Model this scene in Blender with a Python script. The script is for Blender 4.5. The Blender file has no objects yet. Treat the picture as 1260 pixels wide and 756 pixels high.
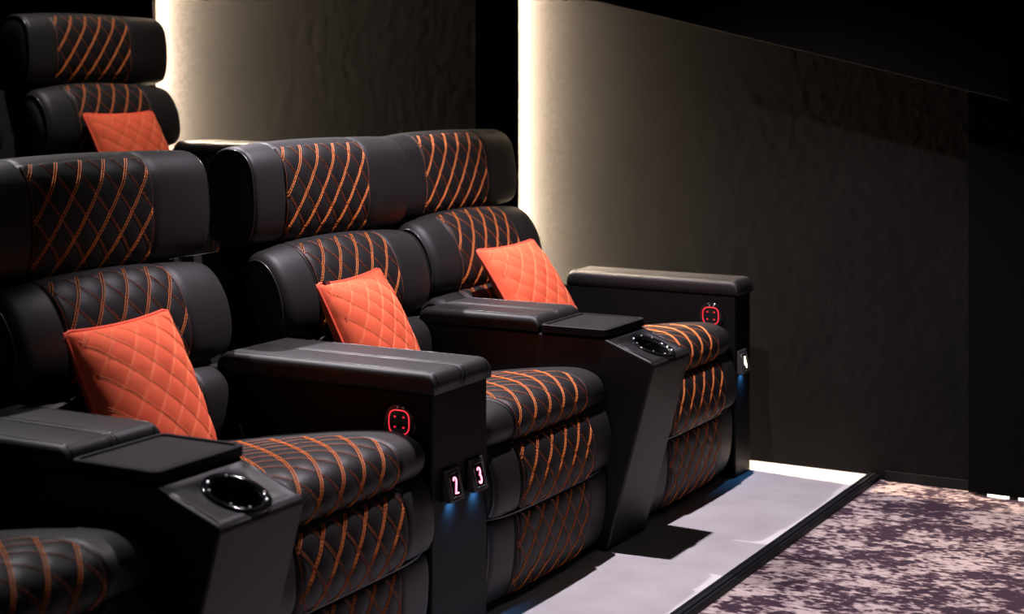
import bpy, bmesh, math, random
import numpy as np
from mathutils import Vector, Matrix

random.seed(7)
C = bpy.context.scene.collection
SC = bpy.context.scene
PI = math.pi

# ------------------------------------------------------------------ camera
cam_d = bpy.data.cameras.new('camera')
cam = bpy.data.objects.new('camera', cam_d)
C.objects.link(cam)
cam.location = (1.875, -3.15, 1.25)
cam.rotation_euler = (PI / 2, 0, math.radians(29.0))
cam_d.sensor_width = 36.0
cam_d.lens = 36.0 * 2071 / 1260
cam_d.shift_y = -(378 - 80) / 1260
cam_d.clip_start = 0.05
cam_d.dof.use_dof = True
cam_d.dof.focus_distance = 4.15
cam_d.dof.aperture_fstop = 4.0
SC.camera = cam

# ------------------------------------------------------------------ world
w = bpy.data.worlds.new('dim_room')
SC.world = w
w.use_nodes = True
w.node_tree.nodes['Background'].inputs[0].default_value = (0.9, 0.88, 1.0, 1)
w.node_tree.nodes['Background'].inputs[1].default_value = 0.008

# ------------------------------------------------------------------ lamps
def spot(name, loc, aim, power, col, angle, blend, radius):
    d = bpy.data.lights.new(name, 'SPOT')
    d.energy = power; d.color = col
    d.spot_size = math.radians(angle); d.spot_blend = blend
    d.shadow_soft_size = radius
    o = bpy.data.objects.new(name, d); C.objects.link(o)
    o.location = loc
    o.rotation_euler = (Vector(aim) - Vector(loc)).to_track_quat('-Z', 'Y').to_euler()
    return o

spot('downlight_over_seats', (-0.06, 0.68, 2.70), (0.22, 0.62, 0), 330, (1.0, 0.89, 1.0), 82, 0.55, 0.025)
spot('downlight_near_seats', (-1.45, -0.15, 2.75), (-0.20, -0.95, 0.4), 190, (1.0, 0.93, 0.95), 52, 0.8, 0.025)
spot('downlight_behind_row', (-1.65, 0.90, 2.75), (-0.30, 0.72, 0.5), 400, (1.0, 0.92, 1.0), 48, 0.7, 0.025)
spot('front_fill', (1.25, -0.2, 2.75), (-0.45, -0.1, 0.6), 7, (1.0, 0.88, 0.84), 62, 0.8, 0.04)  # added fill for the seat fronts and their stitching, no known lamp
spot('downlight_carpet', (1.95, 0.90, 2.75), (1.75, 0.70, 0), 45, (1.0, 0.90, 0.93), 58, 0.7, 0.04)
spot('downlight_back_row', (-1.75, 1.05, 3.0), (-2.05, 1.10, 1.1), 125, (1.0, 0.90, 0.88), 50, 0.8, 0.04)

SC.view_settings.view_transform = 'Standard'
SC.view_settings.look = 'None'
SC.view_settings.gamma = 1.0
SC.view_settings.exposure = 0.0
SC.view_settings.use_curve_mapping = False

# ------------------------------------------------------------------ materials
def mat(name, col=(0.5, 0.5, 0.5), rough=0.5, spec=0.5, metal=0.0, emit=None, estr=0.0):
    m = bpy.data.materials.new(name); m.use_nodes = True
    b = m.node_tree.nodes['Principled BSDF']
    b.inputs['Base Color'].default_value = (*col, 1)
    b.inputs['Roughness'].default_value = rough
    b.inputs['Specular IOR Level'].default_value = spec
    b.inputs['Metallic'].default_value = metal
    if emit:
        b.inputs['Emission Color'].default_value = (*emit, 1)
        b.inputs['Emission Strength'].default_value = estr
    return m

def nodes(m):
    return m.node_tree.nodes, m.node_tree.links, m.node_tree.nodes['Principled BSDF']

def add_bump(m, scale, strength, dist=0.002, detail=4, kind='noise'):
    n, l, b = nodes(m)
    tc = n.new('ShaderNodeTexCoord')
    if kind == 'noise':
        t = n.new('ShaderNodeTexNoise'); t.inputs['Scale'].default_value = scale; t.inputs['Detail'].default_value = detail
        out = t.outputs['Fac']
    else:
        t = n.new('ShaderNodeTexVoronoi'); t.inputs['Scale'].default_value = scale
        out = t.outputs['Distance']
    bp = n.new('ShaderNodeBump'); bp.inputs['Strength'].default_value = strength; bp.inputs['Distance'].default_value = dist
    l.new(tc.outputs['Object'], t.inputs['Vector']); l.new(out, bp.inputs['Height'])
    l.new(bp.outputs['Normal'], b.inputs['Normal'])
    return m

def add_tone(m, c1, c2, scale, lo=0.35, hi=0.65, detail=5, stretch=(1, 1, 1)):
    n, l, b = nodes(m)
    tc = n.new('ShaderNodeTexCoord'); mp = n.new('ShaderNodeMapping'); mp.inputs['Scale'].default_value = stretch
    t = n.new('ShaderNodeTexNoise'); t.inputs['Scale'].default_value = scale; t.inputs['Detail'].default_value = detail
    r = n.new('ShaderNodeValToRGB')
    r.color_ramp.elements[0].position = lo; r.color_ramp.elements[0].color = (*c1, 1)
    r.color_ramp.elements[1].position = hi; r.color_ramp.elements[1].color = (*c2, 1)
    l.new(tc.outputs['Object'], mp.inputs['Vector']); l.new(mp.outputs['Vector'], t.inputs['Vector'])
    l.new(t.outputs['Fac'], r.inputs['Fac']); l.new(r.outputs['Color'], b.inputs['Base Color'])
    return m

M = {}
M['leather'] = add_bump(mat('black_leather', (0.017, 0.016, 0.0165), 0.50, 0.34), 420, 0.22, 0.0012, kind='voronoi')
M['quilt'] = add_bump(mat('quilted_leather', (0.017, 0.0155, 0.016), 0.50, 0.22), 420, 0.18, 0.0012, kind='voronoi')
M['armskin'] = add_bump(mat('arm_leather', (0.0056, 0.0053, 0.0057), 0.48, 0.11), 420, 0.22, 0.0012, kind='voronoi')
M['console_skin'] = add_bump(mat('console_leather', (0.010, 0.0095, 0.010), 0.50, 0.36), 420, 0.22, 0.0012, kind='voronoi')
M['thread'] = mat('orange_thread', (0.90, 0.24, 0.045), 0.5, 0.4)
M['thin_thread'] = mat('dimmed_thread', (0.42, 0.13, 0.055), 0.6, 0.3)  # orange thread darkened: weaker light on this stitch direction put into the colour
M['piping'] = mat('black_piping', (0.02, 0.019, 0.02), 0.3, 0.6)
M['plastic'] = add_bump(mat('black_plastic', (0.010, 0.010, 0.011), 0.6, 0.2), 900, 0.08, 0.0006)
M['gloss'] = mat('gloss_black', (0.006, 0.006, 0.007), 0.08, 0.6)
M['shell'] = mat('black_board', (0.010, 0.010, 0.011), 0.6, 0.3)
M['plate'] = mat('plate_graphite', (0.055, 0.052, 0.056), 0.35, 0.5)
M['digit'] = mat('digit_glow', (0.9, 0.7, 0.8), 0.5, 0.2, emit=(1.0, 0.24, 0.36), estr=3.2)
M['digit_white'] = mat('digit_glow_white', (0.9, 0.9, 0.8), 0.5, 0.2, emit=(1.0, 0.95, 0.62), estr=5.0)
M['ring'] = mat('red_ring_glow', (0.4, 0.02, 0.03), 0.4, 0.3, emit=(1.0, 0.035, 0.055), estr=1.3)
M['reddot'] = mat('red_dot_glow', (0.4, 0.02, 0.03), 0.4, 0.3, emit=(1.0, 0.02, 0.05), estr=0.9)
M['ledwhite'] = mat('white_led', (0.8, 0.8, 0.9), 0.4, 0.3, emit=(0.9, 0.85, 1.0), estr=1.2)
M['leddim'] = mat('dim_led', (0.5, 0.5, 0.5), 0.3, 0.5, emit=(0.9, 0.85, 0.8), estr=0.03)
M['ledblue'] = mat('blue_led', (0.1, 0.3, 0.6), 0.4, 0.3, emit=(0.12, 0.48, 1.0), estr=1.5)
M['ledwarm'] = mat('warm_led', (0.9, 0.85, 0.75), 0.4, 0.3, emit=(1.0, 0.79, 0.565), estr=1750.0)
M['glow'] = mat('floor_glow', (0.9, 0.85, 0.75), 0.4, 0.3, emit=(1.0, 0.86, 0.66), estr=5.0)
M['tag'] = mat('black_tag', (0.012, 0.010, 0.012), 0.6, 0.3)
M['paper'] = mat('white_label', (0.75, 0.75, 0.8), 0.6, 0.3)
M['print'] = mat('grey_print', (0.45, 0.42, 0.36), 0.6, 0.3)
M['wine'] = mat('wine_print', (0.22, 0.03, 0.03), 0.6, 0.3)
M['rubber'] = mat('black_rubber', (0.008, 0.008, 0.010), 0.5, 0.25)

m = add_tone(mat('charcoal_plaster', (0.07, 0.06, 0.055), 0.75, 0.06), (0.0064, 0.0059, 0.0058), (0.0094, 0.0086, 0.0080), 3.0, 0.3, 0.7, 8)
M['wall'] = add_bump(m, 26, 0.35, 0.003, 8)
M['panel'] = add_bump(mat('charcoal_panel', (0.0065, 0.006, 0.0065), 0.9, 0.0), 60, 0.1, 0.001)
M['base'] = mat('black_base', (0.008, 0.008, 0.009), 0.6, 0.2)
m = add_tone(mat('suede_vinyl', (0.5, 0.5, 0.5), 0.75, 0.2), (0.44, 0.415, 0.425), (0.55, 0.53, 0.54), 6.5, 0.3, 0.7, 9)
M['suede'] = add_bump(m, 240, 0.15, 0.001)

def carpet_mat():
    m = mat('mottled_carpet', (0.5, 0.4, 0.4), 0.95, 0.05)
    n, l, b = nodes(m)
    tc = n.new('ShaderNodeTexCoord')
    def noise(scale, detail, rough, off, st=(1, 1, 1)):
        mp = n.new('ShaderNodeMapping'); mp.inputs['Location'].default_value = off; mp.inputs['Scale'].default_value = st
        t = n.new('ShaderNodeTexNoise'); t.inputs['Scale'].default_value = scale
        t.inputs['Detail'].default_value = detail; t.inputs['Roughness'].default_value = rough
        l.new(tc.outputs['Object'], mp.inputs['Vector']); l.new(mp.outputs['Vector'], t.inputs['Vector'])
        return t.outputs['Fac']
    big = noise(5.5, 4, 0.55, (1.3, 0.4, 0), (1.0, 1.3, 1))
    mid = noise(30, 5, 0.6, (5, 2, 0), (0.8, 1.2, 1))
    fine = noise(62, 3, 0.5, (0, 9, 0), (0.8, 1.2, 1))
    def math_(op, a, bb):
        k = n.new('ShaderNodeMath'); k.operation = op
        for i, v in enumerate((a, bb)):
            if isinstance(v, (int, float)): k.inputs[i].default_value = v
            else: l.new(v, k.inputs[i])
        return k.outputs[0]
    s = math_('ADD', math_('ADD', math_('MULTIPLY', big, 0.95), math_('MULTIPLY', mid, 0.9)), math_('MULTIPLY', fine, 0.75))
    r = n.new('ShaderNodeValToRGB')
    e = r.color_ramp.elements
    e[0].position = 0.600; e[0].color = (0.036, 0.022, 0.032, 1)
    e[1].position = 0.735; e[1].color = (0.38, 0.310, 0.290, 1)
    q = e.new(0.640); q.color = (0.068, 0.044, 0.054, 1)
    q = e.new(0.668); q.color = (0.20, 0.148, 0.148, 1)
    l.new(math_('MULTIPLY', s, 0.5), r.inputs['Fac'])
    l.new(r.outputs['Color'], b.inputs['Base Color'])
    bp = n.new('ShaderNodeBump'); bp.inputs['Strength'].default_value = 0.5; bp.inputs['Distance'].default_value = 0.004
    l.new(s, bp.inputs['Height']); l.new(bp.outputs['Normal'], b.inputs['Normal'])
    return m
M['carpet'] = carpet_mat()

def velvet(name, col, dark):
    m = mat(name, col, 0.8, 0.15)
    n, l, b = nodes(m)
    b.inputs['Sheen Weight'].default_value = 0.25
    b.inputs['Sheen Roughness'].default_value = 0.4
    b.inputs['Sheen Tint'].default_value = (1, 0.5, 0.3, 1)
    add_tone(m, dark, col, 14, 0.32, 0.62, 6)
    return m
M['velvet'] = velvet('orange_velvet', (0.88, 0.145, 0.06), (0.78, 0.10, 0.045))
M['velvet_pipe'] = mat('orange_piping', (0.85, 0.11, 0.06), 0.7, 0.2)
M['pillow_thread'] = mat('peach_thread', (0.95, 0.33, 0.15), 0.6, 0.2)

# ------------------------------------------------------------------ object helpers
def link(name, me, material=None, parent=None, loc=(0, 0, 0), rot=(0, 0, 0), smooth=True):
    o = bpy.data.objects.new(name, me); C.objects.link(o)
    if material is not None and not me.materials: me.materials.append(material)
    if parent is not None: o.parent = parent
    o.location = loc; o.rotation_euler = rot
    if smooth: me.polygons.foreach_set('use_smooth', [True] * len(me.polygons))
    return o

def mesh(name, verts, faces):
    me = bpy.data.meshes.new(name)
    me.from_pydata([tuple(map(float, v)) for v in verts], [], faces)
    me.validate(); me.update()
    return me

def empty(name, loc, label, cat, group=None):
    o = bpy.data.objects.new(name, None); C.objects.link(o)
    o.empty_display_size = 0.05; o.location = loc
    return tag(o, label, cat, group)

def tag(o, label, cat, group=None):
    o['label'] = label; o['category'] = cat
    if group: o['group'] = group
    elif 'group' in o: del o['group']
    return o

def struct(name, me, m, loc=(0, 0, 0), smooth=False, parent=None):
    o = link(name, me, m, parent, loc, smooth=smooth)
    o['kind'] = 'structure'
    return o

def kids(o): return [c for c in C.objects if c.parent == o]

def copy_tree(root, loc):
    r = root.copy(); C.objects.link(r); r.location = loc
    for ch in kids(root):
        c = ch.copy(); C.objects.link(c); c.parent = r
        for g in kids(ch):
            d = g.copy(); C.objects.link(d); d.parent = c
    return r

def bm_mesh(name, bm):
    bmesh.ops.recalc_face_normals(bm, faces=bm.faces)
    me = bpy.data.meshes.new(name); bm.to_mesh(me); bm.free(); return me

def bm_box(bm, x0, x1, y0, y1, z0, z1):
    r = bmesh.ops.create_cube(bm, size=1)
    for v in r['verts']:
        v.co = Vector(((x0 + x1) / 2 + v.co.x * (x1 - x0), (y0 + y1) / 2 + v.co.y * (y1 - y0), (z0 + z1) / 2 + v.co.z * (z1 - z0)))
    return r['verts']

def bevelled(o, width, seg=4):
    md = o.modifiers.new('bevel', 'BEVEL'); md.width = width; md.segments = seg
    md.limit_method = 'ANGLE'; md.angle_limit = math.radians(25); md.harden_normals = True
    return o

def box(name, dims, m, parent=None, bev=0.0, seg=3):
    bm = bmesh.new(); bm_box(bm, *dims)
    o = link(name, bm_mesh(name, bm), m, parent)
    if bev: bevelled(o, bev, seg)
    else: o.data.polygons.foreach_set('use_smooth', [False] * len(o.data.polygons))
    return o

def tube_mesh(name, pts, r, n=6, closed=False):
    pts = [Vector(p) for p in pts]; V = []; F = []
    N = len(pts); prev = None
    for i, p in enumerate(pts):
        if closed: t = pts[(i + 1) % N] - pts[i - 1]
        else: t = pts[min(i + 1, N - 1)] - pts[max(i - 1, 0)]
        t.normalize()
        if prev is None: a = t.orthogonal().normalized()
        else:
            a = prev - t * prev.dot(t)
            a = a.normalized() if a.length > 1e-6 else t.orthogonal().normalized()
        prev = a; b = t.cross(a)
        for k in range(n):
            q = 2 * PI * k / n
            V.append(p + (a * math.cos(q) + b * math.sin(q)) * r)
    for i in range(N if closed else N - 1):
        j = (i + 1) % N
        for k in range(n):
            F.append((i * n + k, i * n + (k + 1) % n, j * n + (k + 1) % n, j * n + k))
    if not closed:
        F.append(tuple(range(n - 1, -1, -1))); F.append(tuple((N - 1) * n + k for k in range(n)))
    return mesh(name, V, F)

def join_meshes(name, mes):
    V = []; F = []
    for me in mes:
        o = len(V); V += [v.co.copy() for v in me.vertices]; F += [tuple(i + o for i in p.vertices) for p in me.polygons]
    return mesh(name, V, F)

# ------------------------------------------------------------------ cushions
def smooth_closed(ctrl, n):
    """closed Catmull-Rom resampled evenly by arc length; returns (n,2)"""
    P = np.array(ctrl, float); K = len(P); out = []
    for i in range(K):
        p0, p1, p2, p3 = P[i - 1], P[i], P[(i + 1) % K], P[(i + 2) % K]
        for t in np.linspace(0, 1, 24, endpoint=False):
            out.append(0.5 * ((2 * p1) + (-p0 + p2) * t + (2 * p0 - 5 * p1 + 4 * p2 - p3) * t * t + (-p0 + 3 * p1 - 3 * p2 + p3) * t ** 3))
    Q = np.array(out); d = np.r_[0, np.cumsum(np.linalg.norm(np.diff(np.vstack([Q, Q[:1]]), axis=0), axis=1))]
    s = np.linspace(0, d[-1], n, endpoint=False)
    QQ = np.vstack([Q, Q[:1]])
    return np.c_[np.interp(s, d, QQ[:, 0]), np.interp(s, d, QQ[:, 1])], d[-1]

class Cushion:
    """profile runs so that the seen face is walked from its lower/front end up and over; (x,z) pairs, interior on the left"""
    def __init__(self, ctrl, width, er=0.03, crown=0.012, qw=0.375, quilt=None, n=96, y0=0.0):
        self.y0 = y0
        self.P, self.L = smooth_closed(ctrl, n); self.n = n
        self.W = width; self.er = er; self.crown = crown; self.qw = qw; self.quilt = quilt
        T = np.roll(self.P, -1, 0) - np.roll(self.P, 1, 0)
        T /= np.linalg.norm(T, axis=1)[:, None]
        A = 0.5 * np.sum(self.P[:, 0] * np.roll(self.P[:, 1], -1) - np.roll(self.P[:, 0], -1) * self.P[:, 1])
        sgn = 1 if A > 0 else -1
        self.N = np.c_[T[:, 1], -T[:, 0]] * sgn
        self.cen = self.P.mean(0)
    def at(self, s):
        """profile point and outward normal at arc length s"""
        f = (s / self.L) * self.n; i = int(math.floor(f)) % self.n; j = (i + 1) % self.n; t = f - math.floor(f)
        p = self.P[i] * (1 - t) + self.P[j] * t; nn = self.N[i] * (1 - t) + self.N[j] * t
        return p, nn / np.linalg.norm(nn)
    def bulge(self, y):
        a = abs(y) / (self.W / 2)
        return self.crown * (1 - a * a)
    def seam(self, s, y):
        if not self.quilt: return 0.0
        sa, sb = self.quilt
        return -0.006 * math.exp(-((abs(y) - self.qw / 2) / 0.006) ** 2)
    def body(self, name):
        h = self.W / 2; er = self.er; q = self.qw / 2
        ys = [h - er * (1 - math.sin(a)) for a in np.linspace(0, PI / 2, 6)]
        pos = sorted(set([0.0, q * .33, q * .66, q - .02, q - .010, q - .006, q - .003, q, q + .003, q + .006, q + .010, q + .02] + ([(q + .02 + h - er) / 2] if h - er > q + .03 else []) + [round(float(v), 5) for v in ys]))
        pos = [p for p in pos if p <= h + 1e-9 and (p <= h - er + 1e-6 or any(abs(p - v) < 1e-4 for v in ys))]
        cols = [-p for p in reversed(pos) if p > 0] + pos
        V = []; F = []; n = self.n
        for y in cols:
            t = max(0, (abs(y) - (h - er)) / er); inset = er * (1 - math.sqrt(max(0, 1 - min(t, 1) ** 2)))
            for i in range(n):
                s = i / n * self.L
                off = self.bulge(y) + self.seam(s, y) - inset
                p = self.P[i] + self.N[i] * off
                V.append((p[0], y + self.y0 * max(0, min(1, (abs(y) - q) / 0.06)), p[1]))
        m_ = len(cols)
        for c in range(m_ - 1):
            for i in range(n):
                j = (i + 1) % n
                F.append((c * n + i, c * n + j, (c + 1) * n + j, (c + 1) * n + i))
        for side, c in ((-1, 0), (1, m_ - 1)):
            prev = [c * n + i for i in range(n)]
            base = np.array([[V[k][0], V[k][2]] for k in prev]); cen = base.mean(0)
            for sc, out in ((0.9, 0.0035), (0.6, 0.009)):
                st = len(V)
                for i in range(n):
                    p = cen + (base[i] - cen) * sc
                    V.append((p[0], side * (h + out) + self.y0, p[1]))
                cur = list(range(st, st + n))
                for i in range(n):
                    j = (i + 1) % n
                    F.append((prev[i], prev[j], cur[j], cur[i]) if side > 0 else (prev[j], prev[i], cur[i], cur[j]))
                prev = cur
            V.append((cen[0], side * (h + 0.010) + self.y0, cen[1])); k = len(V) - 1
            for i in range(n):
                j = (i + 1) % n
                F.append((prev[i], prev[j], k) if side > 0 else (prev[j], prev[i], k))
        me = mesh(name, V, F)
        bm = bmesh.new(); bm.from_mesh(me); bmesh.ops.recalc_face_normals(bm, faces=bm.faces); bm.to_mesh(me); bm.free()
        return me
    def ring(self, name, side, r=0.0035, inset=None):
        h = self.W / 2; er = self.er
        y = h - er * 0.12; t = (y - (h - er)) / er; ins = er * (1 - math.sqrt(1 - t * t))
        pts = [(self.P[i] + self.N[i] * (self.bulge(y) - ins + r * 0.3)) for i in range(0, self.n)]
        return tube_mesh(name, [(p[0], side * y + self.y0, p[1]) for p in pts], r, 6, True)
    # --- quilting
    PU, PS, LIFT, REL = 0.0715, 0.088, 0.0025, 0.0052
    def rel(self, s, y):
        sa, sb = self.quilt
        a = y / self.PU - (s - sa) / self.PS; b = y / self.PU + (s - sa) / self.PS
        r = (abs(math.sin(PI * a)) * abs(math.sin(PI * b))) ** 0.38
        da = abs(a - round(a)); db = abs(b - round(b))
        edge = min(1, (self.qw / 2 - abs(y)) / 0.012) * min(1, (s - sa) / 0.012, (sb - s) / 0.012)
        edge = max(0, edge)
        return self.LIFT + (self.REL * r - 0.002) * math.sqrt(edge) - 0.006 * (1 - edge)
    def surf(self, s, y, extra=0.0):
        p, nn = self.at(s)
        o = self.bulge(y) + self.rel(s, y) + extra
        return Vector((p[0] + nn[0] * o, y, p[1] + nn[1] * o)), Vector((nn[0], 0, nn[1]))
    def panel(self, name):
        sa, sb = self.quilt; nu = 62; ns = max(12, int((sb - sa) / 0.0062))
        V = []; F = []
        for i in range(ns + 1):
            s = sa + (sb - sa) * i / ns
            for j in range(nu + 1):
                y = -self.qw / 2 + self.qw * j / nu
                V.append(self.surf(s, y)[0])
        for i in range(ns):
            for j in range(nu):
                a = i * (nu + 1) + j
                F.append((a, a + 1, a + nu + 2, a + nu + 1))
        me = mesh(name, V, F)
        # make normals face outward
        p = me.polygons[len(me.polygons) // 2]; s = (sa + sb) / 2
        if p.normal.dot(self.surf(s, 0)[1]) < 0: me.flip_normals()
        return me
    def stitches(self, name, sign, r, off, pitch=0.0085, gap=0.0012, edge=False):
        """double rows of single stitches along one diagonal family; sign=+1: y rises as s rises"""
        sa, sb = self.quilt; V = []; F = []; hw = self.qw / 2 - 0.006
        def dash(p, q, nrm):
            t = (q - p); L = t.length
            if L < 1e-5: return
            t /= L; b = nrm.cross(t).normalized(); nn = t.cross(b)
            o = len(V); K = 5
            for e, c in enumerate((p, (p + q) / 2 + nrm * r * 0.35, q)):
                rr = r if e == 1 else r * 0.75
                for k in range(K):
                    g = 2 * PI * k / K + PI / 2
                    V.append(c + (b * math.cos(g) + nn * math.sin(g)) * rr)
            for e in range(2):
                for k in range(K):
                    F.append((o + e * K + k, o + e * K + (k + 1) % K, o + (e + 1) * K + (k + 1) % K, o + (e + 1) * K + k))
        def walk(fn, s0, s1):
            ns = max(4, int((s1 - s0) / 0.004)); ss = np.linspace(s0, s1, ns)
            pts = [self.surf(s, fn(s), 0.0012) for s in ss]
            d = [0.0]
            for i in range(1, ns): d.append(d[-1] + (pts[i][0] - pts[i - 1][0]).length)
            x = 0.0
            while x + pitch * 0.7 < d[-1]:
                u0 = np.interp(x, d, ss); u1 = np.interp(min(x + pitch - gap, d[-1]), d, ss)
                p, nn = self.surf(u0, fn(u0), 0.0012); q, _ = self.surf(u1, fn(u1), 0.0012)
                dash(p, q, nn); x += pitch
        kmax = int((hw / self.PU) + (sb - sa) / self.PS) + 2
        for k in range(-kmax, kmax + 1):
            for o in (-off, off):
                fn = lambda s, k=k, o=o: (k + sign * (s - sa) / self.PS) * self.PU + o
                # clip to panel
                ss = [s for s in np.linspace(sa + 0.008, sb - 0.008, 160) if abs(fn(s)) < hw]
                if len(ss) > 6: walk(fn, ss[0], ss[-1])
        if edge:
            for sd in (-1, 1):
                walk(lambda s, sd=sd: sd * (self.qw / 2 - 0.005), sa + 0.006, sb - 0.006)
        return mesh(name, V, F)

def add_cushion(root, name, cu, pivot=(0, 0), rot=0.0, rings=True, material='leather'):
    """body + quilted panel + stitches + piping; the object sits at pivot (x,z) so it can recline"""
    for arr in (cu.P,): arr -= np.array(pivot)
    o = link(name, cu.body(name), M[material], root, (pivot[0], 0, pivot[1]), (0, rot, 0))
    if rings:
        for sd in (-1, 1): link('piping', cu.ring('piping', sd), M['piping'], o)
    if cu.quilt:
        link('quilted_panel', cu.panel('quilted_panel'), M['quilt'], o)
        st = link('orange_stitching', cu.stitches('orange_stitching', 1, 0.00115, 0.0034), M['thread'], o, smooth=True)
        st['kind'] = 'stuff'; st['label'] = 'bright orange double stitching'
        st = link('dimmed_stitching', cu.stitches('dimmed_stitching', -1, 0.0008, 0.0028, edge=True), M['thin_thread'], o, smooth=True)
        st['kind'] = 'stuff'; st['label'] = 'thin rust brown double stitching, orange dimmed as if less lit'
    return o

# ------------------------------------------------------------------ recliner seat (local: x forward, 0 at arm front; y along row; z up)
PIV = (-0.62, 0.42)
def find_s(cu, pt):
    d = np.linalg.norm(cu.P - np.array(pt), axis=1); return float(np.argmin(d)) / cu.n * cu.L

def make_seat():
    root = empty('recliner_seat', (0, 0, 0), 'x', 'seat')
    WB = 0.61
    # headrest: from lower front up the front face, over the top, down the back
    prof = [(-0.706, 0.806), (-0.672, 0.822), (-0.658, 0.875), (-0.659, 0.945), (-0.672, 1.008), (-0.710, 1.043), (-0.768, 1.042), (-0.814, 0.998), (-0.826, 0.900), (-0.805, 0.825), (-0.755, 0.800)]
    cu = Cushion(prof, 0.694, er=0.016, crown=0.010, y0=0.047)
    cu.quilt = (find_s(cu, (-0.690, 0.811)), find_s(cu, (-0.703, 1.040)))
    add_cushion(root, 'headrest', cu, PIV)
    # upper back cushion
    prof = [(-0.606, 0.583), (-0.570, 0.600), (-0.560, 0.650), (-0.574, 0.712), (-0.604, 0.762), (-0.642, 0.787), (-0.682, 0.782), (-0.705, 0.745), (-0.690, 0.680), (-0.660, 0.610), (-0.638, 0.583)]
    cu = Cushion(prof, 0.672, er=0.034, crown=0.024, y0=0.031)
    cu.quilt = (find_s(cu, (-0.592, 0.586)), find_s(cu, (-0.642, 0.787)))
    add_cushion(root, 'back_cushion', cu, PIV)
    # lumbar cushion
    prof = [(-0.560, 0.385), (-0.528, 0.410), (-0.516, 0.470), (-0.523, 0.530), (-0.555, 0.562), (-0.598, 0.570), (-0.630, 0.545), (-0.640, 0.480), (-0.630, 0.410), (-0.60, 0.382)]
    cu = Cushion(prof, WB, er=0.030, crown=0.020)
    cu.quilt = (find_s(cu, (-0.542, 0.396)), find_s(cu, (-0.580, 0.567)))
    add_cushion(root, 'lumbar_cushion', cu, PIV)
    # seat cushion with front nose
    prof = [(-0.034, 0.382), (-0.014, 0.390), (-0.002, 0.414), (-0.008, 0.442), (-0.034, 0.462), (-0.086, 0.471), (-0.20, 0.460), (-0.34, 0.438), (-0.46, 0.418), (-0.535, 0.402), (-0.555, 0.37), (-0.53, 0.345), (-0.30, 0.360), (-0.09, 0.374)]
    cu = Cushion(prof, WB, er=0.024, crown=0.008, n=128)
    cu.quilt = (find_s(cu, (-0.022, 0.385)), find_s(cu, (-0.47, 0.416)))
    add_cushion(root, 'seat_cushion', cu)
    # footrest: two padded panels
    prof = [(-0.016, 0.226), (0.006, 0.234), (0.017, 0.272), (0.014, 0.322), (0.001, 0.362), (-0.022, 0.383), (-0.052, 0.384), (-0.062, 0.350), (-0.062, 0.255), (-0.055, 0.226)]
    cu = Cushion(prof, WB, er=0.018, crown=0.008)
    cu.quilt = (find_s(cu, (-0.006, 0.228)), find_s(cu, (-0.012, 0.374)))
    up = add_cushion(root, 'footrest_panel', cu)
    prof = [(-0.050, 0.020), (-0.026, 0.030), (-0.006, 0.075), (0.002, 0.130), (0.002, 0.192), (-0.010, 0.220), (-0.045, 0.223), (-0.062, 0.200), (-0.065, 0.100), (-0.065, 0.035)]
    cu = Cushion(prof, WB, er=0.018, crown=0.006)
    cu.quilt = (find_s(cu, (-0.034, 0.024)), find_s(cu, (-0.008, 0.218)))
    lo = add_cushion(root, 'footrest_panel', cu)
    link('welt', tube_mesh('welt', [(0.0105 - 0.03 * abs(y / 0.303) ** 6, y, 0.2245) for y in np.linspace(-0.303, 0.303, 31)], 0.0042, 8), M['piping'], root)['label'] = 'glossy welt between the footrest panels'
    # base frame and back board
    bm = bmesh.new(); bm_box(bm, -0.62, -0.075, -0.29, 0.29, 0.02, 0.335); bm_box(bm, -0.60, -0.09, -0.27, 0.27, 0.0, 0.02)
    link('base_frame', bm_mesh('base_frame', bm), M['shell'], root, smooth=False)
    bm = bmesh.new()
    for pr, hw in (([(-0.66, 0.30), (-0.70, 0.50), (-0.765, 0.790), (-0.80, 0.785), (-0.745, 0.50), (-0.70, 0.30)], 0.405), ([(-0.70, 0.50), (-0.745, 0.80), (-0.80, 0.97), (-0.85, 0.97), (-0.80, 0.785), (-0.75, 0.50)], 0.26)):
        va = [bm.verts.new((x - PIV[0], -hw, z - PIV[1])) for x, z in pr]; vb = [bm.verts.new((x - PIV[0], hw, z - PIV[1])) for x, z in pr]
        bm.faces.new(va); bm.faces.new(vb[::-1])
        for i in range(len(pr)):
            j = (i + 1) % len(pr); bm.faces.new((va[i], va[j], vb[j], vb[i]))
    link('back_board', bm_mesh('back_board', bm), M['shell'], root, (PIV[0], 0, PIV[1]), smooth=False)
    return root

def recline(root, deg, dx):
    for c in kids(root):
        if c.name.split('.')[0] in ('headrest', 'back_cushion', 'lumbar_cushion', 'back_board'):
            c.rotation_euler = (0, math.radians(-deg), 0)
            c.location.x += dx

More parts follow.
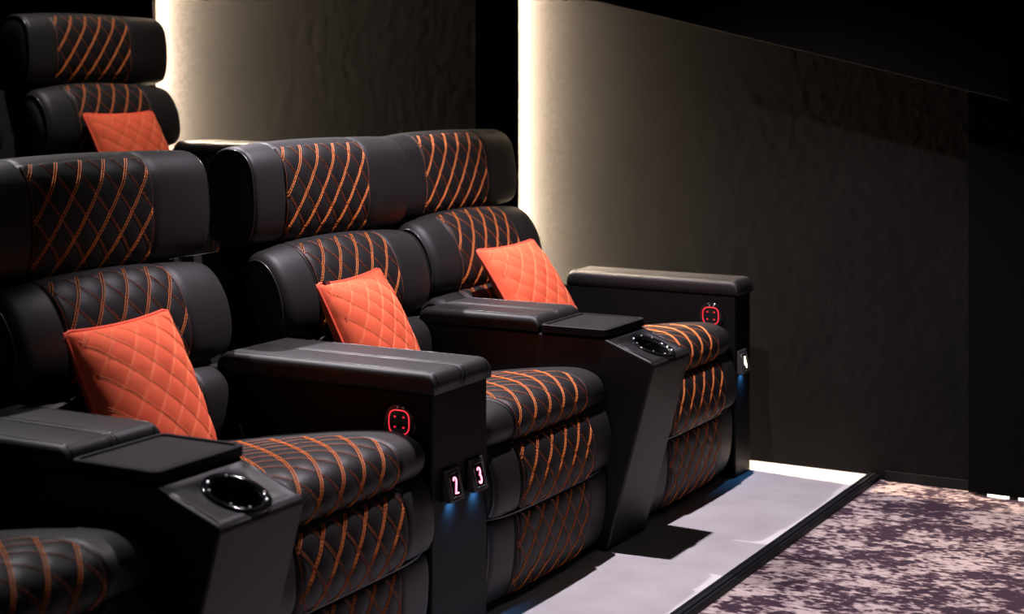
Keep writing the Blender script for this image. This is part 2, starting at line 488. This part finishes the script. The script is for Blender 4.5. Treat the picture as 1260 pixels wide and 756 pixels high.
# ------------------------------------------------------------------ arms
def pad_mesh(name, x0, x1, w_, z0, z1, halves=2):
    """upholstered arm top: rounded halves meeting in a stitched centre groove, crowned a little"""
    V = []; F = []
    def half(ya, yb, ra, rb):
        # cross-section in (y,z), then swept in x with rounded ends
        sec = []
        def arc(cy, cz, r, a0, a1, k=5):
            for a in np.linspace(a0, a1, k): sec.append((cy + r * math.cos(a), cz + r * math.sin(a), r))
        arc(yb - rb, z1 - rb, rb, 0, PI / 2); arc(ya + ra, z1 - ra, ra, PI / 2, PI)
        sec.append((ya + 0.002, z0 + 0.004, 0)); sec.append((ya + 0.006, z0, 0)); sec.append((yb - 0.006, z0, 0)); sec.append((yb - 0.002, z0 + 0.004, 0))
        R = 0.024
        xs = [(x0 + R * (1 - math.cos(a)), R * (1 - math.sin(a))) for a in np.linspace(0, PI / 2, 6)]
        xs += [(x0 + (x1 - x0) * t, 0) for t in (0.25, 0.5, 0.75)]
        xs += [(x1 - R * (1 - math.cos(a)), R * (1 - math.sin(a))) for a in np.linspace(PI / 2, 0, 6)]
        n = len(sec); o = len(V)
        for x, dz in xs:
            for y, z, _ in sec:
                zz = z - dz * max(0, (z - z0) / (z1 - z0)) ; V.append((x, y, zz))
        for i in range(len(xs) - 1):
            for k in range(n):
                F.append((o + i * n + k, o + i * n + (k + 1) % n, o + (i + 1) * n + (k + 1) % n, o + (i + 1) * n + k))
        F.append(tuple(o + k for k in range(n))); F.append(tuple(o + (len(xs) - 1) * n + k for k in range(n)))
    if halves == 2:
        half(-w_ / 2, 0.002, 0.016, 0.007); half(-0.002, w_ / 2, 0.007, 0.016)
    else:
        half(-w_ / 2, w_ / 2, 0.018, 0.018)
    me = mesh(name, V, F)
    bm = bmesh.new(); bm.from_mesh(me); bmesh.ops.recalc_face_normals(bm, faces=bm.faces); bm.to_mesh(me); bm.free()
    return me

def pad_pipes(root, pad, x0, x1, w_, z0, z1, ys):
    R = 0.024
    mes = []
    for y, dz in ys:
        pts = [(x0 + R * (1 - math.cos(a)), y, z0 + (z1 - z0) * (1 - R * (1 - math.sin(a)) / (z1 - z0)) - dz) for a in np.linspace(0.1, PI / 2, 6)]
        pts += [(x0 + (x1 - x0) * t, y, z1 - dz) for t in (0.3, 0.6)]
        pts += [(x1 - R * (1 - math.cos(a)), y, z1 - R * (1 - math.sin(a)) - dz) for a in np.linspace(PI / 2, 0.0, 6)]
        pts.append((x1 + 0.0005, y, z0 + 0.008))
        mes.append(tube_mesh('p', pts, 0.0016, 6))
    link('seam_stitching', join_meshes('seam_stitching', mes), M['piping'], pad)

def rounded_loop(r, sq=0.62, n=40):
    out = []
    for i in range(n):
        a = 2 * PI * i / n; c, s = math.cos(a), math.sin(a)
        k = (abs(c) ** (2 + 2 * sq) + abs(s) ** (2 + 2 * sq)) ** (-1 / (2 + 2 * sq))
        out.append((r * k * c, r * k * s))
    return out

def control_button(root, x, y, z):
    """glossy round switch on the arm's inner side (faces -y)"""
    K = 36; V = []; F = []
    prof = [(0.040, 0.0), (0.040, 0.003), (0.037, 0.005), (0.030, 0.0045), (0.0, 0.0045)]
    for r, d in prof[:-1]:
        for k in range(K):
            a = 2 * PI * k / K; V.append((x + r * math.cos(a), y - d, z + r * math.sin(a)))
    V.append((x, y - prof[-1][1], z))
    for i in range(len(prof) - 2):
        for k in range(K): F.append((i * K + k, i * K + (k + 1) % K, (i + 1) * K + (k + 1) % K, (i + 1) * K + k))
    for k in range(K): F.append(((len(prof) - 2) * K + k, (len(prof) - 2) * K + (k + 1) % K, len(V) - 1))
    b = link('control_button', mesh('control_button', V, F), M['gloss'], root); b['label'] = 'glossy black round switch with a red glowing ring'
    link('glow_ring', tube_mesh('glow_ring', [(x + p, y - 0.006, z + q) for p, q in rounded_loop(0.0255)], 0.0012, 6, True), M['ring'], b)
    for dx, dz in ((-1, -1), (1, -1), (-1, 1), (1, 1)):
        bm = bmesh.new(); bm_box(bm, x + dx * 0.011 - 0.0022, x + dx * 0.011 + 0.0022, y - 0.006, y - 0.004, z + dz * 0.011 - 0.0016, z + dz * 0.011 + 0.0016)
        link('red_dot', bm_mesh('red_dot', bm), M['reddot'], b, smooth=False)
    for dx in (-0.004, 0.010):
        bm = bmesh.new(); bm_box(bm, x + dx - 0.0016, x + dx + 0.0016, y - 0.0062, y - 0.004, z + 0.0315 - 0.0016, z + 0.0315 + 0.0016)
        link('icon_light', bm_mesh('icon_light', bm), M['leddim'], b, smooth=False)
    return b

DIG = {'2': [[(-.5, .62), (-.42, .88), (-.1, 1), (.25, .95), (.48, .72), (.46, .42), (.2, .0), (-.5, -1), (.55, -1)]],
       '3': [[(-.5, .72), (-.3, .95), (.05, 1), (.38, .88), (.48, .55), (.35, .2), (.0, .08), (.38, -.05), (.52, -.45), (.4, -.82), (.05, -1), (-.3, -.95), (-.52, -.7)]],
       '4': [[(.2, -1), (.2, 1), (-.55, -.4), (.55, -.4)]]}
def number_plate(root, y, z, ch, material):
    """wedge shaped plate on the arm front (faces +x) whose lower edge stands off the arm"""
    w_, h, d0, d1 = 0.062, 0.070, 0.006, 0.022
    bm = bmesh.new()
    pts = [(0, z - h / 2), (d1, z - h / 2), (d0, z + h / 2), (0, z + h / 2)]
    va = [bm.verts.new((a, y - w_ / 2, b)) for a, b in pts]; vb = [bm.verts.new((a, y + w_ / 2, b)) for a, b in pts]
    bm.faces.new(va); bm.faces.new(vb[::-1])
    for i in range(4): bm.faces.new((va[i], va[(i + 1) % 4], vb[(i + 1) % 4], vb[i]))
    p = bevelled(link('number_plate', bm_mesh('number_plate', bm), M['plate'], root), 0.003)
    def onface(yy, zz, lift): return (d0 + (d1 - d0) * (z + h / 2 - zz) / h + lift, yy, zz)
    # recessed-looking dark screen inside a raised frame
    fr = []
    for (ya, za, yb, zb) in ((-.019, -.026, .019, -.026), (-.019, .024, .019, .024), (-.019, -.026, -.019, .024), (.019, -.026, .019, .024)):
        fr.append(tube_mesh('f', [onface(y + ya, z + za, 0.0005), onface(y + yb, z + zb, 0.0005)], 0.0018, 6))
    link('screen_frame', join_meshes('screen_frame', fr), M['plate'], p)
    sc = mesh('screen', [onface(y + a, z + b, 0.0006) for a, b in ((-.018, -.025), (.018, -.025), (.018, .023), (-.018, .023))], [(0, 1, 2, 3)])
    link('screen', sc, M['gloss'], p, smooth=False)
    mes = [tube_mesh('d', [onface(y + a * 0.0105, z + b * 0.0165 - 0.002, 0.0014) for a, b in st], 0.0019, 6) for st in DIG[ch]]
    dg = link('digit', join_meshes('digit', mes), material, p); dg['label'] = 'glowing figure ' + ch
    bm = bmesh.new(); bm_box(bm, 0.004, 0.014, y - 0.014, y + 0.014, z - h / 2 - 0.0022, z - h / 2 + 0.0005)
    link('under_light', bm_mesh('under_light', bm), M['ledblue'], p, smooth=False)
    d = bpy.data.lights.new('plate_lamp', 'AREA'); d.shape = 'RECTANGLE'; d.size = 0.010; d.size_y = 0.026
    d.energy = 0.15; d.color = (0.08, 0.42, 1.0); d.spread = math.radians(110)
    lo = bpy.data.objects.new('plate_lamp', d); C.objects.link(lo); lo.parent = p
    lo.location = (0.011, y, z - h / 2 - 0.004); lo.rotation_euler = (0, math.radians(32), 0)

def make_arm(w_, halves, plates, label, loc, button=True):
    root = empty('armrest', loc, label, 'armrest')
    b = box('arm_body', (-0.645, 0.0, -w_ / 2, w_ / 2, 0.0, 0.552), M['armskin'], root, 0.006, 3)
    pd = link('arm_pad', pad_mesh('arm_pad', -0.57, 0.008, w_ + 0.010, 0.551, 0.597, halves), M['leather'], root)
    ys = [(-w_ / 2 + 0.012, 0.0005), (w_ / 2 - 0.012, 0.0005)]
    if halves == 2: ys += [(-0.0085, 0.0004), (0.0085, 0.0004)]
    pad_pipes(root, pd, -0.57, 0.008, w_, 0.551, 0.597, ys)
    if button: control_button(root, -0.078, -w_ / 2, 0.487)
    for (y, z, ch, mm) in plates: number_plate(root, y, z, ch, M[mm])
    return root

# ------------------------------------------------------------------ console (arm with tray and cup holder)
def make_console(label, loc):
    w_ = 0.2375
    root = empty('console', loc, label, 'console')
    bm = bmesh.new()
    pr = [(-0.645, 0.0), (-0.004, 0.0), (0.127, 0.485), (0.120, 0.497), (-0.012, 0.5465), (-0.645, 0.5465)]
    va = [bm.verts.new((x, -w_ / 2, z)) for x, z in pr]; vb = [bm.verts.new((x, w_ / 2, z)) for x, z in pr]
    bm.faces.new(va); bm.faces.new(vb[::-1])
    for i in range(len(pr)):
        j = (i + 1) % len(pr); bm.faces.new((va[i], va[j], vb[j], vb[i]))
    body = bevelled(link('console_body', bm_mesh('console_body', bm), M['console_skin'], root), 0.010, 4)
    # cup well cut into the sloping top
    sl = math.atan2(0.5465 - 0.497, 0.132); nx, nz = math.sin(sl), math.cos(sl)
    cx, cz = 0.068, 0.5465 - 0.080 * math.tan(sl)
    bm = bmesh.new(); bmesh.ops.create_cone(bm, cap_ends=True, segments=48, radius1=0.0475, radius2=0.0475, depth=0.16)
    cut = link('cutter', bm_mesh('cutter', bm), None, None, smooth=True)
    cut.matrix_world = Matrix.Translation((cx - nx * 0.03, 0, cz - nz * 0.03)) @ Matrix.Rotation(sl, 4, 'Y')
    md = body.modifiers.new('hole', 'BOOLEAN'); md.object = cut; md.operation = 'DIFFERENCE'
    root.location = (0, 0, 0); bpy.context.view_layer.update()
    dg = bpy.context.evaluated_depsgraph_get()
    nm = bpy.data.meshes.new_from_object(body.evaluated_get(dg)); nm.name = 'console_body'
    body.modifiers.clear(); body.data = nm
    bpy.data.objects.remove(cut); root.location = loc
    # seam twin ridge along the near top edge of the cup block
    for sd in (-1, 1):
        y_ = sd * (w_ / 2 - 0.011)
        link('edge_piping', tube_mesh('edge_piping', [(-0.012, y_, 0.5455), (0.05, y_, 0.5455 - 0.062 * math.tan(sl) + 0.0004), (0.116, y_, 0.4985)], 0.0016, 6), M['piping'], body)
    # cup holder (lathe)
    K = 48; V = []; F = []
    prof = [(0.0635, -0.001), (0.064, 0.002), (0.061, 0.005), (0.055, 0.0055), (0.0485, 0.003), (0.0465, -0.004), (0.0455, -0.085), (0.043, -0.092), (0.012, -0.092), (0.0, -0.092)]
    R4 = Matrix.Translation((cx, 0, cz)) @ Matrix.Rotation(sl, 4, 'Y')
    for r, h in prof[:-1]:
        for k in range(K): V.append(R4 @ Vector((r * math.cos(2 * PI * k / K), r * math.sin(2 * PI * k / K), h)))
    V.append(R4 @ Vector((0, 0, prof[-1][1])))
    for i in range(len(prof) - 2):
        for k in range(K): F.append((i * K + k, i * K + (k + 1) % K, (i + 1) * K + (k + 1) % K, (i + 1) * K + k))
    for k in range(K): F.append(((len(prof) - 2) * K + k, (len(prof) - 2) * K + (k + 1) % K, len(V) - 1))
    cup = link('cup_holder', mesh('cup_holder', V, F), M['gloss'], root); cup['label'] = 'glossy black cup holder with light dots around its rim'
    for i, a in enumerate((35, 62, 118, 152, 208, 242, 298, 335)):
        q = math.radians(a)
        bm = bmesh.new(); r = bmesh.ops.create_cube(bm, size=0.0032); bmesh.ops.transform(bm, matrix=R4 @ Matrix.Translation((0.0525 * math.cos(q), 0.0525 * math.sin(q), 0.0050)) @ Matrix.Rotation(q, 4, 'Z'), verts=r['verts'])
        link('light_dot', bm_mesh('light_dot', bm), M['ledwhite'] if i in (0, 4) else M['leddim'], cup, smooth=False)
    # padded part
    pd = link('arm_pad', pad_mesh('arm_pad', -0.57, -0.203, w_ + 0.010, 0.549, 0.590, 2), M['leather'], root)
    pad_pipes(root, pd, -0.57, -0.203, w_, 0.549, 0.590, [(-w_ / 2 + 0.012, 0.0005), (w_ / 2 - 0.012, 0.0005), (-0.0085, 0.0004), (0.0085, 0.0004)])
    # tray with raised rim
    def rr(x0, x1, y0, y1, r, z):
        out = []
        for (px, py, a0) in ((x1 - r, y1 - r, 0), (x0 + r, y1 - r, PI / 2), (x0 + r, y0 + r, PI), (x1 - r, y0 + r, 1.5 * PI)):
            for a in np.linspace(a0, a0 + PI / 2, 6): out.append((px + r * math.cos(a), py + r * math.sin(a), z))
        return out
    x0, x1, h = -0.200, -0.004, w_ / 2 + 0.002
    loops = [rr(x0, x1, -h, h, 0.016, 0.5505), rr(x0, x1, -h, h, 0.016, 0.5685), rr(x0 + .002, x1 - .002, -h + .002, h - .002, 0.015, 0.5705),
             rr(x0 + .009, x1 - .009, -h + .009, h - .009, 0.012, 0.5705), rr(x0 + .011, x1 - .011, -h + .011, h - .011, 0.011, 0.5665), rr(x0 + .016, x1 - .016, -h + .016, h - .016, 0.009, 0.5665), rr(x0 + .018, x1 - .018, -h + .018, h - .018, 0.008, 0.5685)]
    V = [p for lp in loops for p in lp]; n = len(loops[0]); F = []
    for i in range(len(loops) - 1):
        for k in range(n): F.append((i * n + k, i * n + (k + 1) % n, (i + 1) * n + (k + 1) % n, (i + 1) * n + k))
    F.append(tuple(range(n - 1, -1, -1))); F.append(tuple((len(loops) - 1) * n + k for k in range(n)))
    t = link('tray', mesh('tray', V, F), M['plastic'], root, smooth=False)
    t['label'] = 'black plastic tray top with a raised rim'
    return root

# ------------------------------------------------------------------ pillow
def make_pillow(name='pillow'):
    S = 0.352; T = 0.055; n = 56
    root_me = None
    V = []; F = []
    PU = 0.074; PS = 0.068
    def height(u, v):
        a = max(0, 1 - abs(u) ** 2.6) * max(0, 1 - abs(v) ** 2.6)
        return T * a ** 0.55
    def outline(u, v):
        # edges drawn in a little between the corners
        return (u * (S / 2) * (1 - 0.045 * (1 - v * v)), v * (S / 2) * (1 - 0.055 * (1 - u * u)))
    def front(u, v):
        y, z = outline(u, v)
        a = y / PU + z / PS; b = y / PU - z / PS
        r = (abs(math.sin(PI * a)) * abs(math.sin(PI * b))) ** 0.28
        e = min(1, (1 - max(abs(u), abs(v))) / 0.08)
        return Vector((height(u, v) + 0.0050 * (r - 0.6) * e, y, z))
    for i in range(n + 1):
        for j in range(n + 1): V.append(front(-1 + 2 * j / n, -1 + 2 * i / n))
    o = len(V)
    for i in range(n + 1):
        for j in range(n + 1):
            u, v = -1 + 2 * j / n, -1 + 2 * i / n; y, z = outline(u, v); V.append((-height(u, v) - 0.0005, y, z))
    for i in range(n):
        for j in range(n):
            a = i * (n + 1) + j
            F.append((a, a + 1, a + n + 2, a + n + 1)); F.append((o + a + n + 1, o + a + n + 2, o + a + 1, o + a))
    root = link(name, mesh(name, V, F), M['velvet'])
    loop = [outline(t, -1) for t in np.linspace(-1, 1, 20)[:-1]] + [outline(1, t) for t in np.linspace(-1, 1, 20)[:-1]] + [outline(-t, 1) for t in np.linspace(-1, 1, 20)[:-1]] + [outline(-1, -t) for t in np.linspace(-1, 1, 20)[:-1]]
    # round the corners of the piping loop slightly
    L = [Vector((0, y, z)) for y, z in loop]; L = [(L[i - 1] + L[i] * 2 + L[(i + 1) % len(L)]) / 4 for i in range(len(L))]
    link('piping', tube_mesh('piping', L, 0.0042, 8, True), M['velvet_pipe'], root)
    # stitch lines: two fine rows along each groove
    mes = []
    for fam in (1, -1):
        for k in range(-5, 6):
            for off in ((-0.0028, 0.0028)):
                pts = []
                for z in np.linspace(-0.16, 0.16, 60):
                    y = (k - fam * z / PS) * PU + off
                    if abs(y) < 0.155:
                        u = y / (S / 2) / (1 - 0.045); v = z / (S / 2) / (1 - 0.05)
                        p = front(max(-1, min(1, u)), max(-1, min(1, v))); pts.append(Vector((p.x + 0.0006, p.y, p.z)))
                if len(pts) > 5: mes.append(tube_mesh('s', pts, 0.0006 if fam < 0 else 0.0005, 4))
    st = link('stitching', join_meshes('stitching', mes), M['pillow_thread'], root); st['kind'] = 'stuff'; st['label'] = 'pale peach double stitching'
    return root

def place_pillow(o, c, lean, yaw, roll=0.0):
    """c: middle of the pillow; lean: top leans back; yaw: turns about the upright"""
    o.location = c
    o.rotation_euler = (Matrix.Rotation(math.radians(yaw), 3, 'Z') @ Matrix.Rotation(math.radians(-lean), 3, 'Y') @ Matrix.Rotation(math.radians(roll), 3, 'X')).to_euler()
    return o

def pillow_tag(o, y, z, rot):
    t = box('label_tag', (-0.002, 0.002, -0.014, 0.014, -0.004, 0.014), M['tag'], o)
    t.location = (0.008, y, z); t.rotation_euler = (rot, 0, 0); t['label'] = 'small black sewn label with dark red marks'
    t2 = None
    bm = bmesh.new()
    for k in range(4): bm_box(bm, 0.0015, 0.0026, -0.010 + k * 0.0055, -0.0065 + k * 0.0055, 0.003, 0.009 + 0.002 * (k % 2))
    link('label_print', bm_mesh('label_print', bm), M['wine'], t, smooth=False)

# ================================================================== THE SETTING
HW = 1.869; PF = 1.8225; RISE = 0.375; PITCH = 1.6125
def boxmesh(name, *d):
    bm = bmesh.new(); bm_box(bm, *d); return bm_mesh(name, bm)

struct('floor', boxmesh('floor', 0.345, 3.2, -5.0, HW, -0.12, -0.012), M['carpet'])
struct('platform', boxmesh('platform', -2.0, 0.352, -5.0, HW, -0.12, 0.0), M['suede'])['label'] = 'grey suede covered seating platform'
struct('upper_platform', boxmesh('upper_platform', -4.2, -1.26, -5.0, HW, 0.0, RISE), M['suede'])['label'] = 'raised platform of the back row'
# ridged rubber nosing on the platform edge
sec = [(0.330, 0.0005), (0.330, 0.005), (0.340, 0.007), (0.348, 0.004), (0.356, 0.007), (0.366, 0.006), (0.370, 0.002), (0.378, 0.003), (0.386, -0.001), (0.390, -0.012), (0.350, -0.0125), (0.350, 0.0004)]
sec = [(0.337 + (x - 0.33) * 0.62, z) for x, z in sec]
V = [(x, y, z) for y in (-5.0, HW) for x, z in sec]; n = len(sec)
F = [(k, (k + 1) % n, n + (k + 1) % n, n + k) for k in range(n)] + [tuple(range(n - 1, -1, -1)), tuple(range(n, 2 * n))]
struct('trim_1', mesh('trim_1', V, F), M['rubber'])['label'] = 'ridged black rubber nosing along the platform edge'
# side wall
struct('wall_right', boxmesh('wall_right', -5.2, 3.2, HW, HW + 0.12, -0.12, 3.0), M['wall'])
struct('wall_back', boxmesh('wall_back', -4.4, -4.25, -5.0, HW, -0.12, 3.0), M['wall'])
struct('baseboard_right', boxmesh('baseboard_right', 0.39, 3.0, HW - 0.006, HW, -0.012, 0.018), M['base'])
# upright pilasters; each hides a warm light strip in its forward edge
PX = [(-2.185 + 1.5) * 1.25 - 0.028]
PX = [PX[0] - 1.598, PX[0]]
for i, xr in enumerate(PX):
    zb = (RISE if i == 0 else 0.0)
    st = struct('trim_%d' % (i + 2), boxmesh('pilaster', xr - 0.140, xr, PF, HW, zb, 3.0), M['panel'])
    st['label'] = 'dark upright wall pilaster with a light strip in its edge'
    lab = ['warm light strip in the pilaster edge behind the back row seat', 'warm light strip in the pilaster edge behind the farthest front row seat'][i]
    struct('pilaster_lip', boxmesh('pilaster_lip', xr, xr + 0.026, PF, PF + 0.003, zb, 3.0), M['panel'], parent=st)
    ls = box('light_strip', (xr, xr + 0.002, HW - 0.038, HW - 0.022, zb + 0.004, 2.6), M['ledwarm'])
    tag(ls, lab, 'light')
st = struct('trim_4', boxmesh('pilaster', 0.651, 1.40, PF, HW, -0.004, 3.0), M['panel']); st['label'] = 'dark wall pilaster at the right end'
for xa, xb, lab in ((0.706, 0.767, 'short warm glow under the right pilaster, left of the two'), (0.795, 1.10, 'warm glow under the right pilaster at the right picture edge')):
    tag(box('light_strip', (xa, xb, PF + 0.002, PF + 0.006, -0.0115, -0.0045), M['glow']), lab, 'light')  # glowing bars shaped like the light that leaks under the pilaster
# slanting soffit panel along the wall
bm = bmesh.new()
xa, za, xb, zb = -0.80, 1.522, 0.80, 1.146
sl = (zb - za) / (xb - xa)
xa2 = -0.86; za2 = zb + sl * (xa2 - xb)
pr = [(xa2, za2), (xb, zb), (xb, 3.0), (xa2, 3.0)]
va = [bm.verts.new((x, 1.70, z)) for x, z in pr]; vb = [bm.verts.new((x, HW - 0.001, z)) for x, z in pr]
bm.faces.new(va); bm.faces.new(vb[::-1])
for i in range(4): bm.faces.new((va[i], va[(i + 1) % 4], vb[(i + 1) % 4], vb[i]))
so = struct('trim_5', bm_mesh('trim_5', bm), M['panel']); bevelled(so, 0.006); so['label'] = 'dark boxed panel with a slanting lower edge on the side wall'
# ================================================================== FRONT ROW
DY = 0.8625
proto = make_seat()
BR = ' between the numbered armrest and a tray console'
def seat(x, y, z, label, group, first=[True]):
    if first[0]: o = proto; first[0] = False; o.location = (x, y, z)
    else: o = copy_tree(proto, (x, y, z))
    tag(o, label, 'seat', group); return o
G1 = 'quilted recliner seats of the front row'; G2 = 'quilted recliner seats of the back row'
s2 = seat(0, -0.43125, 0, 'black quilted leather recliner behind the glowing 2, its cushion half in red shadow', G1)
s3 = seat(0, 0.43125, 0, 'black quilted leather recliner right of the armrest showing 2 and 3', G1)
s4 = seat(0, 1.300, 0, 'black quilted leather recliner next to the wall in the front row, leaning farther back', G1)
s1 = seat(0, -1.29375, 0, 'nearest black recliner, only its quilted seat front in view at bottom left', G1)
s5 = seat(-PITCH, 1.300, RISE, 'black quilted recliner of the raised back row holding an orange pillow', G2)
s6 = seat(-PITCH, 0.43125, RISE, 'back row recliner cut off by the left edge, only a cushion side in view', G2)
recline(s4, 4.5, -0.095)

make_arm(0.2375, 2, [(-0.045, 0.348, '2', 'digit'), (0.057, 0.348, '3', 'digit')], 'wide black leather armrest with glowing numbers 2 and 3 on its front', (0, 0, 0))
make_arm(0.125, 1, [(-0.020, 0.348, '4', 'digit_white')], 'narrow black armrest along the wall at the end of the front row', (0, 1.6875, 0))
ar = None
cA = make_console('large black tray console in the foreground at bottom left, blurred', (0, -DY, 0))
cC = copy_tree(cA, (0, DY, 0)); tag(cC, 'black tray console between the third and the last front row seats', 'console', None)
make_arm(0.125, 1, [], 'black armrest of the raised back row with a lit top along the wall', (-PITCH, 1.6875, RISE))

# care tag at the seat edge near the first armrest, part of the second seat
t = box('care_tag', (-0.001, 0.001, -0.006, 0.006, 0.0, 0.045), M['tag'], s2); t.location = (-0.488, 0.302, 0.402); t.rotation_euler = (0.15, -0.25, 0.4)
t['label'] = 'small black tag with pale print at the seat side'
bm = bmesh.new()
for k in range(6): bm_box(bm, 0.0008, 0.0018, -0.0045 + 0.0012 * (k % 2), 0.0035, 0.006 + k * 0.006, 0.0095 + k * 0.006)
link('tag_print', bm_mesh('tag_print', bm), M['print'], t, smooth=False)

# ================================================================== PILLOWS
G3 = 'orange velvet pillows on the recliners'
def XYZ(v, u, z): return ((v + 1.5) * 1.25, (u - 2.52) * 1.25, z * 1.25)
p0 = make_pillow()
def add_pillow(v, u, z, lean, yaw, roll, label, first=[True]):
    if first[0]: o = p0; first[0] = False
    else:
        o = p0.copy(); C.objects.link(o)
        for c in kids(p0):
            d = c.copy(); C.objects.link(d); d.parent = o
    place_pillow(o, XYZ(v, u, z), lean, yaw, roll); return tag(o, label, 'pillow', G3)
a = add_pillow(-1.850, 2.110, 0.452, 24, 6, 0, 'orange quilted pillow with red shaded left side behind the foreground tray console')
b = add_pillow(-1.850, 2.785, 0.453, 26, 8, 0, 'orange quilted pillow on the seat behind the armrest with 2 and 3')
c = add_pillow(-1.905, 3.545, 0.450, 34, 0, 0, 'pale orange smooth looking pillow on the wall side front row seat')
d = add_pillow(-3.145, 3.545, 0.745, 28, 0, 0, 'orange pillow on the back row seat at upper left')
pillow_tag(b, -0.138, 0.164, 0.0)
pillow_tag(a, 0.164, 0.120, -PI / 2)
